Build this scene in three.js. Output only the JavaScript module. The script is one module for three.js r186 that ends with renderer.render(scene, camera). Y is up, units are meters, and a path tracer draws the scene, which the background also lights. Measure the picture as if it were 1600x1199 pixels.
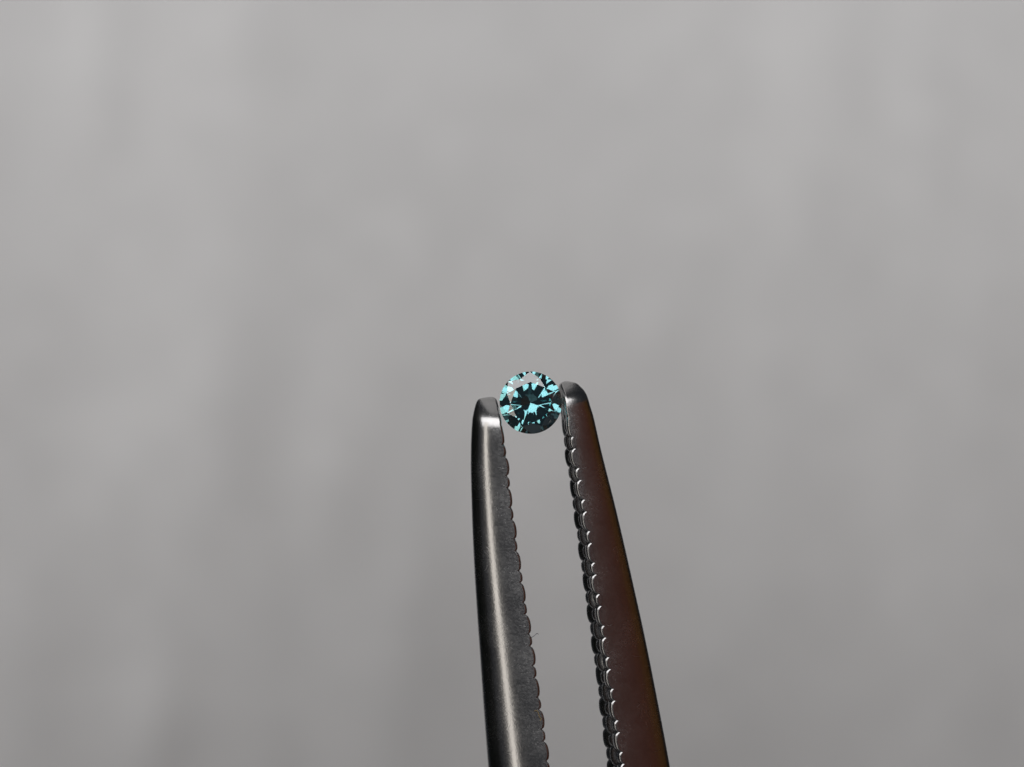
import * as THREE from 'three';
import { RectAreaLightUniformsLib } from 'three/addons/lights/RectAreaLightUniformsLib.js';
import { mergeGeometries, mergeVertices } from 'three/addons/utils/BufferGeometryUtils.js';

// ------------------------------------------------------------------ camera, light, exposure
const MM = 0.001;
const K = 2.0 / 98;                       // millimetres per photograph pixel in the plane of the stone (a 2 mm stone)
const CAM = 130;                          // camera to stone, millimetres
const scene = new THREE.Scene();
const camera = new THREE.PerspectiveCamera(2 * Math.atan(599.5 * K / CAM) * 180 / Math.PI, 1024 / 767, 0.01, 10);
camera.position.set(0, 0, CAM * MM);
camera.lookAt(0, 0, 0);
camera.focus = (CAM - 0.5) * MM;
camera.userData.fStop = 75;

const renderer = new THREE.WebGLRenderer({ antialias: true });
renderer.toneMapping = THREE.LinearToneMapping;
renderer.toneMappingExposure = 1.28;
renderer.shadowMap.enabled = true;
scene.background = new THREE.Color().setRGB(0.020, 0.022, 0.026);   // the dim room

RectAreaLightUniformsLib.init();
const WINDOW = { at: [-0.46, 0.02, 0.72], size: [0.16, 0.90], color: new THREE.Color().setRGB(1, 0.95, 0.87), power: 1.35 };
const LAMP = { at: [-0.16, 0.68, 0.66], size: [1.40, 0.94], color: new THREE.Color().setRGB(0.985, 0.985, 0.995), power: 1.72 };

// ------------------------------------------------------------------ helpers
let seed = 7;
const rnd = () => { seed = (seed * 1664525 + 1013904223) >>> 0; return seed / 4294967296; };
const clamp = (x, a = 0, b = 1) => Math.min(b, Math.max(a, x));
const smooth = (a, b, x) => { const t = clamp((x - a) / (b - a)); return t * t * (3 - 2 * t); };
function table(rows) {                    // monotone cubic through [x, y] rows
  const n = rows.length, m = new Array(n).fill(0), d = [];
  for (let i = 0; i < n - 1; i++) d.push((rows[i + 1][1] - rows[i][1]) / (rows[i + 1][0] - rows[i][0]));
  m[0] = d[0]; m[n - 1] = d[n - 2];
  for (let i = 1; i < n - 1; i++) m[i] = d[i - 1] * d[i] <= 0 ? 0 : 2 * d[i - 1] * d[i] / (d[i - 1] + d[i]);
  return (x) => {
    if (x <= rows[0][0]) return rows[0][1];
    if (x >= rows[n - 1][0]) return rows[n - 1][1];
    let i = 0; while (x > rows[i + 1][0]) i++;
    const h = rows[i + 1][0] - rows[i][0], t = (x - rows[i][0]) / h, t2 = t * t, t3 = t2 * t;
    return (2 * t3 - 3 * t2 + 1) * rows[i][1] + (t3 - 2 * t2 + t) * h * m[i] + (3 * t2 - 2 * t3) * rows[i + 1][1] + (t3 - t2) * h * m[i + 1];
  };
}
function tileNoise(n, cells, octaves, stretch = 1, gain = 0.5) {   // tileable value noise, 0..1
  const out = new Float32Array(n * n);
  let amp = 1, total = 0;
  for (let o = 0; o < octaves; o++) {
    const cx = cells << o, cy = Math.max(1, Math.round((cells << o) / stretch));
    const g = new Float32Array(cx * cy); for (let i = 0; i < g.length; i++) g[i] = rnd();
    for (let y = 0; y < n; y++) for (let x = 0; x < n; x++) {
      const u = x / n * cx, v = y / n * cy, i = Math.floor(u), j = Math.floor(v);
      let a = u - i, b = v - j; a = a * a * (3 - 2 * a); b = b * b * (3 - 2 * b);
      const at = (p, q) => g[(q % cy) * cx + (p % cx)];
      out[y * n + x] += amp * ((at(i, j) * (1 - a) + at(i + 1, j) * a) * (1 - b) + (at(i, j + 1) * (1 - a) + at(i + 1, j + 1) * a) * b);
    }
    total += amp; amp *= gain;
  }
  for (let i = 0; i < out.length; i++) out[i] /= total;
  return out;
}
function texture(n, f, srgb) {            // f(i) -> grey or [r, g, b], 0..1
  const d = new Uint8Array(n * n * 4);
  for (let i = 0; i < n * n; i++) {
    const v = f(i), c = Array.isArray(v) ? v : [v, v, v];
    for (let k = 0; k < 3; k++) d[i * 4 + k] = Math.round(255 * clamp(c[k]));
    d[i * 4 + 3] = 255;
  }
  const t = new THREE.DataTexture(d, n, n);
  t.wrapS = t.wrapT = THREE.RepeatWrapping; t.magFilter = THREE.LinearFilter; t.minFilter = THREE.LinearFilter;
  if (srgb) t.colorSpace = THREE.SRGBColorSpace;
  t.needsUpdate = true;
  return t;
}
const mesh = (name, geometry, material, parent = scene) => {
  const m = new THREE.Mesh(geometry, material); m.name = name; m.castShadow = m.receiveShadow = true; parent.add(m); return m;
};
const tag = (o, label, category, kind) => { Object.assign(o.userData, { label, category }, kind ? { kind } : {}); return o; };

// ------------------------------------------------------------------ backdrop sheet
{
  const W = 0.26, H = 1.44, NX = 150, NY = 420;
  const n = 512, coarse = tileNoise(n, 5, 3, 2.2, 0.5), fine = tileNoise(n, 64, 3), streak = tileNoise(n, 22, 2, 6);
  const paper = texture(n, (i) => {
    const c = 0.93 + 0.14 * (coarse[i] - 0.5) + 0.05 * (fine[i] - 0.5) + 0.05 * (streak[i] - 0.5);
    return [c, c * 0.997, c * 0.994];
  }, true);
  paper.repeat.set(0.87, 4.8);
  const grain = texture(n, (i) => fine[i]);
  grain.repeat.set(6.5, 36);
  const PB = K * MM * 490 / CAM;            // metres per photograph pixel at the sheet
  const dents = [];                         // soft creases pressed into the sheet: photograph pixel, spread, depth in mm
  for (const d of [[330, 690, 70, 190, 1.1], [150, 620, 80, 160, -0.9], [520, 740, 55, 120, 0.9], [640, 960, 50, 170, 0.9], [250, 1130, 45, 120, 1.3], [60, 980, 60, 200, 0.8],
    [1030, 530, 38, 40, 0.5], [990, 490, 30, 30, -0.3], [170, 90, 40, 170, 0.7], [390, 40, 60, 120, 0.6], [1480, 230, 50, 220, 0.7], [1560, 480, 50, 160, 0.8], [1210, 980, 120, 260, 0.8]]) dents.push(d);
  for (let k = 0; k < 34; k++) dents.push([rnd() * 2200 - 300, rnd() * 1800 - 300, 22 + rnd() * 40, 120 + rnd() * 240, (rnd() - 0.5) * 0.28]);
  const wob = [];
  for (let k = 0; k < 9; k++) wob.push([rnd() * 30 + 6, (rnd() - 0.5) * 16, rnd() * 6.28, 0.0004 + 0.0005 * rnd()]);
  const z = (x, y) => {
    let h = -0.36 - 7.6 * 0.5 * 0.0144 * (1 - Math.exp(-(y + 0.002) * (y + 0.002) / 0.0144)) - 0.30 * x + 0.6 * Math.max(0, y - 0.35) ** 2;      // bowed forward across the middle, hung forward at the top
    for (const [px, py, sx, sy, d] of dents) {
      const u = (x - (px - 800) * PB) / (sx * PB), v = (y - (599.5 - py) * PB) / (sy * PB);
      h += d * 0.001 * Math.exp(-u * u - v * v);
    }
    for (const [a, b, p, s] of wob) h += s * Math.sin(a * x + b * y + p) * 0.8;
    return h;
  };
  const g = new THREE.PlaneGeometry(W, H, NX, NY).translate(0, 0.50, 0), p = g.attributes.position;
  for (let i = 0; i < p.count; i++) p.setZ(i, z(p.getX(i), p.getY(i)));
  g.computeVertexNormals();
  const back = g.clone(); back.translate(0, 0, -0.0012);
  const idx = back.index.array; for (let i = 0; i < idx.length; i += 3) { const t = idx[i]; idx[i] = idx[i + 2]; idx[i + 2] = t; }
  back.computeVertexNormals();
  const sheet = mesh('backdrop', mergeGeometries([g, back]), new THREE.MeshStandardMaterial({ map: paper, bumpMap: grain, bumpScale: 0.00008, roughness: 0.95 }));
  tag(sheet, 'plain pale grey backdrop sheet with faint soft mottling', 'backdrop', 'structure');
}

// ------------------------------------------------------------------ the table the sheet stands on, below the frame
{
  const n = 256, speck = tileNoise(n, 24, 4);
  const t = texture(n, (i) => { const c = 0.40 + 0.10 * (speck[i] - 0.5); return [c, c, c * 1.02]; }, true);
  t.repeat.set(3, 3);
  const top = mesh('tabletop', new THREE.BoxGeometry(1.3, 0.03, 0.86), new THREE.MeshStandardMaterial({ map: t, roughness: 0.6 }));
  top.position.set(0, -0.238, -0.08);
  tag(top, 'dark grey tabletop under the backdrop sheet', 'tabletop', 'structure');
}

// ------------------------------------------------------------------ steel
const N = 1024;
const pits = tileNoise(N, 110, 2, 1, 0.6), worm = tileNoise(N, 26, 2, 0.6), brush = tileNoise(N, 160, 1, 14), broad = tileNoise(N, 6, 3);
const scratch = new Float32Array(N * N);
for (let k = 0; k < 70; k++) {
  let x = rnd() * N, y = rnd() * N; const a = rnd() * 6.28, len = 10 + rnd() * 70, w = 0.3 + 0.7 * rnd(), bend = (rnd() - 0.5) * 0.02;
  for (let s = 0; s < len; s++) { const q = a + bend * s; x += Math.cos(q); y += Math.sin(q); scratch[(((y | 0) % N + N) % N) * N + (((x | 0) % N + N) % N)] = w; }
}
const steelBump = texture(N, (i) => 0.5 + 0.7 * (pits[i] - 0.5) + 0.42 * (worm[i] - 0.5) + 0.14 * (brush[i] - 0.5) - 0.9 * scratch[i]);
const steelRough = texture(N, (i) => { const r = 0.24 + 0.08 * (broad[i] - 0.5) + 0.07 * (pits[i] - 0.5) + 0.15 * scratch[i]; return [0, r, 1]; });
const steelTone = texture(N, (i) => { const c = 0.68 + 0.03 * (broad[i] - 0.5) + 0.06 * (pits[i] - 0.5); return [c, c * 0.99, c * 0.985]; }, true);
const steel = new THREE.MeshStandardMaterial({ map: steelTone, metalness: 1, roughness: 1, roughnessMap: steelRough, bumpMap: steelBump, bumpScale: 0.0000018 });
const UV = 1 / 5;                          // the steel textures repeat every 5 mm

// ------------------------------------------------------------------ tweezers
const PITCH = 49, STEP = PITCH / 16, BIG = 10 / 16;             // tooth pitch in photograph pixels
const BEVEL = 0.075, POW = 2.3;

const tweezers = new THREE.Group();
tweezers.name = 'tweezers';
scene.add(tweezers);
tag(tweezers, 'steel tweezers with serrated jaws gripping the blue-green stone at their tips', 'tweezers');

/* An arm is a stack of level cross-sections. Every length in an arm's tables is in photograph pixels at the stone's distance;
   inner: where the inside face's middle runs; thick: from inside face to outer face; half: half the width across the arm. */
function makeArm(side, spec) {
    const COLS = spec.columns;
  const { top, inner, thick, half, front, round, firstTooth, lastTooth, cut } = spec;
  const amp = (y) => spec.height * smooth(firstTooth - 24, firstTooth + 60, y) * (1 - smooth(lastTooth - 4, lastTooth + 4, y));
  const tooth = (y, col, f) => {            // height of a tooth above the groove floor, mm; f runs 0..1 across column col
    const turn = (y - firstTooth) / PITCH + (col % 2 ? 0.5 : 0), at = Math.floor(turn + 1e-9), fs = clamp(turn - at);
    const big = fs < BIG, q = big ? 2 * fs / BIG - 1 : 2 * (fs - BIG) / (1 - BIG) - 1, along = (big ? 1 : 0.7) * Math.pow(Math.max(0, 1 - q * q), 0.5);
    let across = 0.95 * Math.pow(Math.max(0, Math.sin(Math.PI * f)), 0.6);
    if (col === 0) across = Math.pow(Math.max(0, Math.cos(Math.PI / 2 * f)), 0.5);
    if (col === COLS - 1) across = 0.62 * Math.sin(Math.PI / 2 * f);
    const worn = Math.sin((at * 2 + (big ? 0 : 1)) * 12.9898 + col * 78.233 + side) * 43758.5453;   // no two teeth are cut quite alike
    return amp(y) * (0.78 + 0.34 * (worn - Math.floor(worn))) * along * across;
  };
  const place = (y, a, b) => {              // a: outward from the inside face, b: towards the viewer, mm -> world metres
    const x0 = (inner(y) - 800) * K, q = spec.yaw(y) * Math.PI / 180, CY = Math.cos(q), SY = Math.sin(q);
    return [(x0 + side * a * CY + b * SY) * MM, (599.5 - y) * K * MM, (-side * a * SY + b * CY) * MM];
  };
  const bounds = (y) => {
    const H = half(y) * K, d = y - top;
    const f = front(d);                     // 1 in the shank, falls as the tip rounds over
    return { T: thick(y) * K, bf: H * f, bb: -H * (0.92 + 0.08 * smooth(0, 30, d)), r: round(d) * K };
  };
  // ---- inside face point; w = 0 at the front edge .. 1 at the back edge, with a rounded edge on both sides
  const EDGE = 4;
  const insidePoint = (y, col, f, arc) => {
    const { bf, bb, r } = bounds(y), w = (col + f) / COLS;
    const span = bf - bb, e = Math.min(BEVEL, span * 0.2);
    const h = tooth(y, col, f);
    if (arc !== undefined) {                // on the rounded front (arc 0..1) or back edge (arc -1..0)
      const q = Math.abs(arc) * Math.PI / 2, lift = e * (1 - Math.sin(q));
      return place(y, r - h + lift, arc >= 0 && col === 0 ? bf - e * (1 - Math.cos(q)) : bb + e * (1 - Math.cos(q)));
    }
    return place(y, r - h, bf - e - (span - 2 * e) * w);
  };
  const patch = (ys, col0, col1, sub) => {  // a piece of the inside face as a grid
    const rows = ys.map((y) => {
      const row = [];
      if (col0 === 0) for (let k = 0; k < EDGE; k++) row.push(insidePoint(y, 0, 0, k / EDGE));
      for (let c = col0; c <= col1; c++) for (let k = c === col0 ? 0 : 1; k <= sub; k++) row.push(insidePoint(y, c, k / sub));
      if (col1 === COLS - 1) for (let k = EDGE - 1; k >= 0; k--) row.push(insidePoint(y, COLS - 1, 1, -k / EDGE));
      return row;
    });
    return grid(rows, ys, 1.7, side > 0);
  };
  // ---- outer skin
  const OUT = 56;
  const skinRow = (y) => {
    const { T, bf, bb, r } = bounds(y), row = [];
    const e = Math.min(BEVEL, (bf - bb) * 0.2), mid = (bf + bb) / 2, hf = (bf - bb) / 2;
    for (let k = 0; k <= OUT; k++) {
      const ph = Math.PI * k / OUT, c = Math.cos(ph), s = Math.max(0, Math.sin(ph));
      const a0 = r + e - (k < OUT / 2 ? tooth(y, 0, 0) : tooth(y, COLS - 1, 1));
      const a = a0 + (T - a0) * s, q = clamp(a / T);
      const b = mid + Math.sign(c) * hf * Math.pow(Math.max(0, 1 - Math.pow(q, POW)), 1 / POW) * (k === OUT / 2 ? 0 : 1);
      row.push(place(y, a, b));
    }
    return row;
  };
  // ---- stations down the arm
  const ys = [];
  for (const d of [0, 0.4, 0.9, 1.5, 2.2, 3, 4, 5, 6.2, 7.5, 9, 10.5, 12, 14, 16, 18, 20, 22.5, 25, 28, 31, 34, 37]) if (top + d < firstTooth - 2) ys.push(top + d);
  for (let y = ys[ys.length - 1] + 2.6; y < firstTooth - 1.3; y += 2.6) ys.push(y);
  const nT = Math.round((lastTooth - firstTooth) / STEP);
  for (let i = 0; i <= nT; i++) ys.push(firstTooth + i * STEP);
  for (let y = lastTooth + 12, q = 12; y < cut; y += (q *= 1.12)) ys.push(y);
  ys.push(cut);
  const skin = grid(ys.map(skinRow), ys, 0, side < 0);
  const nose = patch(ys.filter((y) => y <= firstTooth + 1e-6), 0, COLS - 1, 6);
  const heel = patch(ys.filter((y) => y >= lastTooth - 1e-6), 0, COLS - 1, 3);
  // the solid behind the teeth: a plain floor just under the grooves
  const floorRows = ys.filter((y) => y >= firstTooth - 1e-6 && y <= lastTooth + 1e-6).map((y) => {
    const { bf, bb, r } = bounds(y); return [1, 0.9, 0.1, 0].map((q) => place(y, r + 0.02 + (q % 1 ? 0 : BEVEL), bb + (bf - bb) * q));
  });
  const bed = grid(floorRows, ys.filter((y) => y >= firstTooth - 1e-6 && y <= lastTooth + 1e-6), 0, side > 0);
  const cap = () => {                       // closes the very end of the tip
    const ring = skinRow(ys[0]), n = ring.length, c = [0, 1, 2].map((k) => ring.reduce((s, p) => s + p[k], 0) / n);
    return grid([ring.map(() => c), ring], [top - 1, top], 0, side < 0);
  };
  const arm = mesh('arm', mergeGeometries([skin, nose, heel, bed, cap()]), steel, tweezers);
  arm.userData.label = spec.label;
  for (let c = 0; c < COLS; c++) {
    const first = firstTooth - (c % 2 ? PITCH / 2 : 0);
    for (let y = first, k = 0; y < lastTooth - 1; k++) {     // long and short teeth take turns
      const next = y + PITCH * (k % 2 ? 1 - BIG : BIG), a = Math.max(y, firstTooth), b = Math.min(next, lastTooth);
      y = next;
      if (b - a < STEP / 2) continue;
      const m = Math.round((b - a) / STEP), list = [];
      for (let i = 0; i <= m; i++) list.push(a + i * STEP);
      mesh('tooth', patch(list, c, c, 8), steel, arm);
    }
  }
  return arm;
}
function grid(rows, ys, uvShift, flip) {
  const n = rows[0].length, pos = [], uv = [], idx = [];
  rows.forEach((row, i) => {
    let run = uvShift;
    row.forEach((p, k) => {
      if (k) run += Math.hypot(p[0] - row[k - 1][0], p[2] - row[k - 1][2]) / MM;
      pos.push(...p); uv.push(run * UV, ys[i] * K * UV);
    });
  });
  for (let i = 0; i < rows.length - 1; i++) for (let k = 0; k < n - 1; k++) {
    const a = i * n + k, b = a + 1, c = a + n, d = c + 1;
    if (flip) idx.push(a, c, b, b, c, d); else idx.push(a, b, c, b, d, c);
  }
  const g = new THREE.BufferGeometry();
  g.setAttribute('position', new THREE.Float32BufferAttribute(pos, 3));
  g.setAttribute('uv', new THREE.Float32BufferAttribute(uv, 2));
  g.setIndex(idx); g.computeVertexNormals();
  return g;
}
makeArm(-1, {
  label: 'slender half-round arm with its dark outer side and bright front ridge',
  columns: 4, height: 0.115, yaw: () => 5.5, top: 620.5, firstTooth: 664, lastTooth: 664 + PITCH * 12, cut: 6700,
  inner: table([[620, 777.4], [650, 780.2], [700, 784], [800, 795], [900, 808.5], [1000, 823], [1100, 836.5], [1199, 849.5], [1400, 872], [2600, 930], [4200, 1190], [6700, 1710]]),
  thick: table([[620.5, 10], [621.6, 19], [623.4, 27], [627.5, 31.5], [636, 36], [645, 39.5], [657, 43], [700, 48.5], [800, 58], [900, 67], [1000, 75], [1100, 81.5], [1199, 87], [1500, 98], [6700, 98]]),
  half: table([[620, 31], [660, 32], [1199, 62], [2500, 160], [4500, 190], [6700, 190]]),
  front: table([[0, -0.78], [2, -0.56], [33, 0.82], [41, 0.93], [50, 0.965], [90, 0.988], [150, 1]]),
  round: table([[0, 5], [1.5, 2.4], [4, 0.6], [8, 0], [50, 0]]),
});
makeArm(1, {
  label: 'slender half-round arm with its brownish reflecting outer side',
  columns: 3, height: 0.135, yaw: table([[596, 10], [650, 10.5], [820, 14], [1199, 16]]), top: 596, firstTooth: 652, lastTooth: 652 + PITCH * 12, cut: 6700,
  inner: table([[596, 877], [632, 878.6], [650, 881.5], [700, 890], [800, 906], [900, 920.5], [1000, 935], [1100, 948.7], [1199, 962], [1400, 988], [2600, 1130], [4200, 1370], [6700, 1712]]),
  thick: table([[596, 15], [597.2, 22], [598.7, 27], [603, 31.5], [610, 37], [617, 40], [630, 43], [650, 46], [700, 49], [800, 58.5], [900, 67.5], [1000, 75.5], [1100, 82], [1199, 87.5], [1500, 98], [6700, 98]]),
  half: table([[596, 26], [660, 27], [820, 31], [1199, 38], [2500, 160], [4500, 190], [6700, 190]]),
  front: table([[0, -0.76], [2, -0.52], [25, 0.78], [33, 0.92], [42, 0.962], [85, 0.988], [150, 1]]),
  round: table([[0, 10], [1.2, 6], [2.7, 3.2], [5, 1], [9, 0], [50, 0]]),
});

// ------------------------------------------------------------------ stone: round brilliant cut
{
  const R = 48.7 * K, rt = 0.66, hc = 0.215, gh = 0.026, pd = 0.86, rs = 0.825, rl = 0.24;
  const ph0 = 2 * Math.PI / 180, S = Math.PI / 8;
  const at = (r, a, z) => [r * Math.cos(a), r * Math.sin(a), z];
  const tri = [];
  const face = (...p) => { for (let i = 1; i < p.length - 1; i++) tri.push(...p[0], ...p[i], ...p[i + 1]); };
  const planeZ = (p, q, r) => {             // height of the plane through three points
    const u = q.map((v, i) => v - p[i]), w = r.map((v, i) => v - p[i]);
    const n = [u[1] * w[2] - u[2] * w[1], u[2] * w[0] - u[0] * w[2], u[0] * w[1] - u[1] * w[0]];
    return (x, y) => p[2] - (n[0] * (x - p[0]) + n[1] * (y - p[1])) / n[2];
  };
  const zT = gh + hc, zS = gh + hc * (1 - rs * Math.cos(S)) / (1 - rt), zL = -gh - pd * (1 - rl * Math.cos(S));
  const C = [0, 0, -gh - pd], ARC = 6;
  const tableRing = [];
  for (let k = 0; k < 8; k++) tableRing.push(at(rt, ph0 + 2 * S * k, zT));
  face(...tableRing);
  for (let k = 0; k < 8; k++) {
    const a = ph0 + 2 * S * k, T0 = at(rt, a, zT), T1 = at(rt, a + 2 * S, zT), S1 = at(rs, a + S, zS), S0 = at(rs, a - S, zS);
    const G = at(1, a, gh), G1 = at(1, a + 2 * S, gh), M = at(1, a + S, gh), L1 = at(rl, a + S, zL), L0 = at(rl, a - S, zL);
    const g = at(1, a, -gh), g1 = at(1, a + 2 * S, -gh), m = at(1, a + S, -gh);
    face(T0, S1, T1);                       // star facet
    face(T0, S0, G, S1);                    // bezel facet
    face(C, L1, g, L0);                     // pavilion main
    for (const [from, to, start] of [[G, M, a], [M, G1, a + S]]) {
      const lo0 = start === a ? g : m, lo1 = start === a ? m : g1;
      const up = planeZ(S1, from, to), dn = planeZ(L1, lo0, lo1), hi = [], lo = [];
      for (let i = 0; i <= ARC; i++) {
        const q = start + S * i / ARC, x = Math.cos(q), y = Math.sin(q);
        hi.push([x, y, up(x, y)]); lo.push([x, y, dn(x, y)]);
      }
      face(S1, ...hi);                      // upper girdle facet
      face(L1, ...lo.slice().reverse());    // lower girdle facet
      for (let i = 0; i < ARC; i++) face(hi[i], lo[i], lo[i + 1], hi[i + 1]);   // girdle
    }
  }
  let g = new THREE.BufferGeometry();
  g.setAttribute('position', new THREE.Float32BufferAttribute(tri, 3));
  g.scale(R * MM, R * MM, R * MM);
  g.computeVertexNormals();
  const stone = mesh('gemstone', g, new THREE.MeshPhysicalMaterial({
    color: 0xffffff, roughness: 0.01, metalness: 0, transmission: 1, ior: 2.42, thickness: 0.001,
    attenuationColor: new THREE.Color().setRGB(0.045, 0.27, 0.31), attenuationDistance: 0.0047,
  }));
  stone.position.set((829.3 - 800) * K * MM, (599.5 - 629.5) * K * MM, 0);
  stone.rotation.set(-0.02, 0.03, 0);
  tag(stone, 'small round brilliant-cut blue-green stone held between the steel tips', 'gemstone');
}

// ------------------------------------------------------------------ dust
const lint = (name, pts, r, color, label, category) => {
  const v = pts.map(([x, y, z]) => new THREE.Vector3((x - 800) * K * MM, (599.5 - y) * K * MM, z * MM));
  const m = mesh(name, new THREE.TubeGeometry(new THREE.CatmullRomCurve3(v), 24, r * MM, 6), new THREE.MeshStandardMaterial({ color: new THREE.Color().setRGB(...color), roughness: 0.8 }));
  return tag(m, label, category);
};
lint('lint_fibre', [[824, 997, 0.9], [832, 993, 0.85], [836.5, 990, 0.75], [839, 988, 0.7], [841, 989.5, 0.68]], 0.008, [0.03, 0.035, 0.05], 'tiny dark curled hair sticking out from the toothed edge of one arm', 'lint');
lint('lint_fibre_001', [[834.5, 1107, 1.18], [838, 1106, 1.185], [841, 1110, 1.185], [842.5, 1116, 1.185], [845.5, 1119, 1.18], [843.5, 1122, 1.185]], 0.009, [0.30, 0.21, 0.08], 'tiny golden curled hair lying on one arm beside its teeth', 'lint');

// ------------------------------------------------------------------ what the steel and the stone mirror, outside the frame
function panel(name, spec, label, category, frameColor, bars) {
  const g = new THREE.Group(); g.name = name; scene.add(g);
  const [w, h] = spec.size, fm = new THREE.MeshStandardMaterial({ color: new THREE.Color().setRGB(...frameColor), roughness: 0.6 });
  g.position.set(...spec.at); g.lookAt(0, 0, -0.1);
  const glow = new THREE.MeshStandardMaterial({ color: 0x222222, emissive: spec.color, emissiveIntensity: 0.25 });
  mesh(bars ? 'window_pane' : 'light_diffuser', new THREE.BoxGeometry(w, h, 0.006), glow, g);
  const t = 0.035;
  for (const [x, y, a, b] of [[0, h / 2 + t / 2, w + 2 * t, t], [0, -h / 2 - t / 2, w + 2 * t, t], [-w / 2 - t / 2, 0, t, h], [w / 2 + t / 2, 0, t, h]]) {
    const f = mesh('frame', new THREE.BoxGeometry(a, b, 0.04), fm, g); f.position.set(x, y, -0.018);
  }
  const light = new THREE.RectAreaLight(spec.color, spec.power, w, h);
  light.name = name + '_light'; light.position.set(...spec.at); scene.add(light);
  light.lookAt(0, 0, -0.1);
  light.position.add(new THREE.Vector3(0, 0, -0.1).sub(light.position).normalize().multiplyScalar(0.008));
  return tag(g, label, category);
}
panel('window', WINDOW, 'tall narrow bright window on the side where the tweezers arm shows its dark face', 'window', [0.5, 0.48, 0.45], true);
panel('ceiling_lamp', LAMP, 'wide bright lamp panel hung above the tweezers', 'lamp', [0.5, 0.5, 0.5], false);
{
  const wood = tileNoise(256, 6, 4, 0.12);
  const wt = texture(256, (i) => { const c = 0.75 + 0.5 * (wood[i] - 0.5); return [c, c, c]; }, true);
  const g = new THREE.Group(); g.name = 'wooden_panel'; scene.add(g);
  [[0.24, 0.042, 0.012], [0.25, 0.040, 0.010], [0.28, 0.045, 0.010], [0.34, 0.070, 0.011], [0.42, 0.150, 0.014], [0.36, 0.150, 0.014], [0.10, 0.045, 0.012], [0.05, 0.025, 0.012]].forEach((c, i) => {
    const m = mesh('plank', new THREE.BoxGeometry(0.018, 0.62, 0.118), new THREE.MeshStandardMaterial({ map: wt, color: new THREE.Color().setRGB(...c), roughness: 0.6 }), g);
    m.position.set(0, 0, 0.48 - i * 0.12);
  });
  g.position.set(0.36, -0.12, 0.02); g.rotation.y = -0.1;
  tag(g, 'brown wooden panel of upright planks standing beside the tweezers', 'panel');
}

{
  const shape = new THREE.PlaneGeometry(0.60, 1.3, 120, 1), p = shape.attributes.position;     // gathered cloth hanging in folds
  for (let i = 0; i < p.count; i++) { const x = p.getX(i); p.setZ(i, 0.014 * Math.sin(x * 95) + 0.006 * Math.sin(x * 41 + 1)); }
  shape.computeVertexNormals();
  const back = shape.clone().translate(0, 0, -0.002);
  const curtain = mesh('curtain', mergeGeometries([shape, back]), new THREE.MeshStandardMaterial({ color: new THREE.Color().setRGB(0.012, 0.018, 0.015), roughness: 0.95 }));
  curtain.position.set(-0.41, 0.05, -0.16); curtain.rotation.y = Math.PI / 2;
  tag(curtain, 'dark green cloth curtain hanging in folds beside the tweezers', 'curtain');
}

renderer.render(scene, camera);
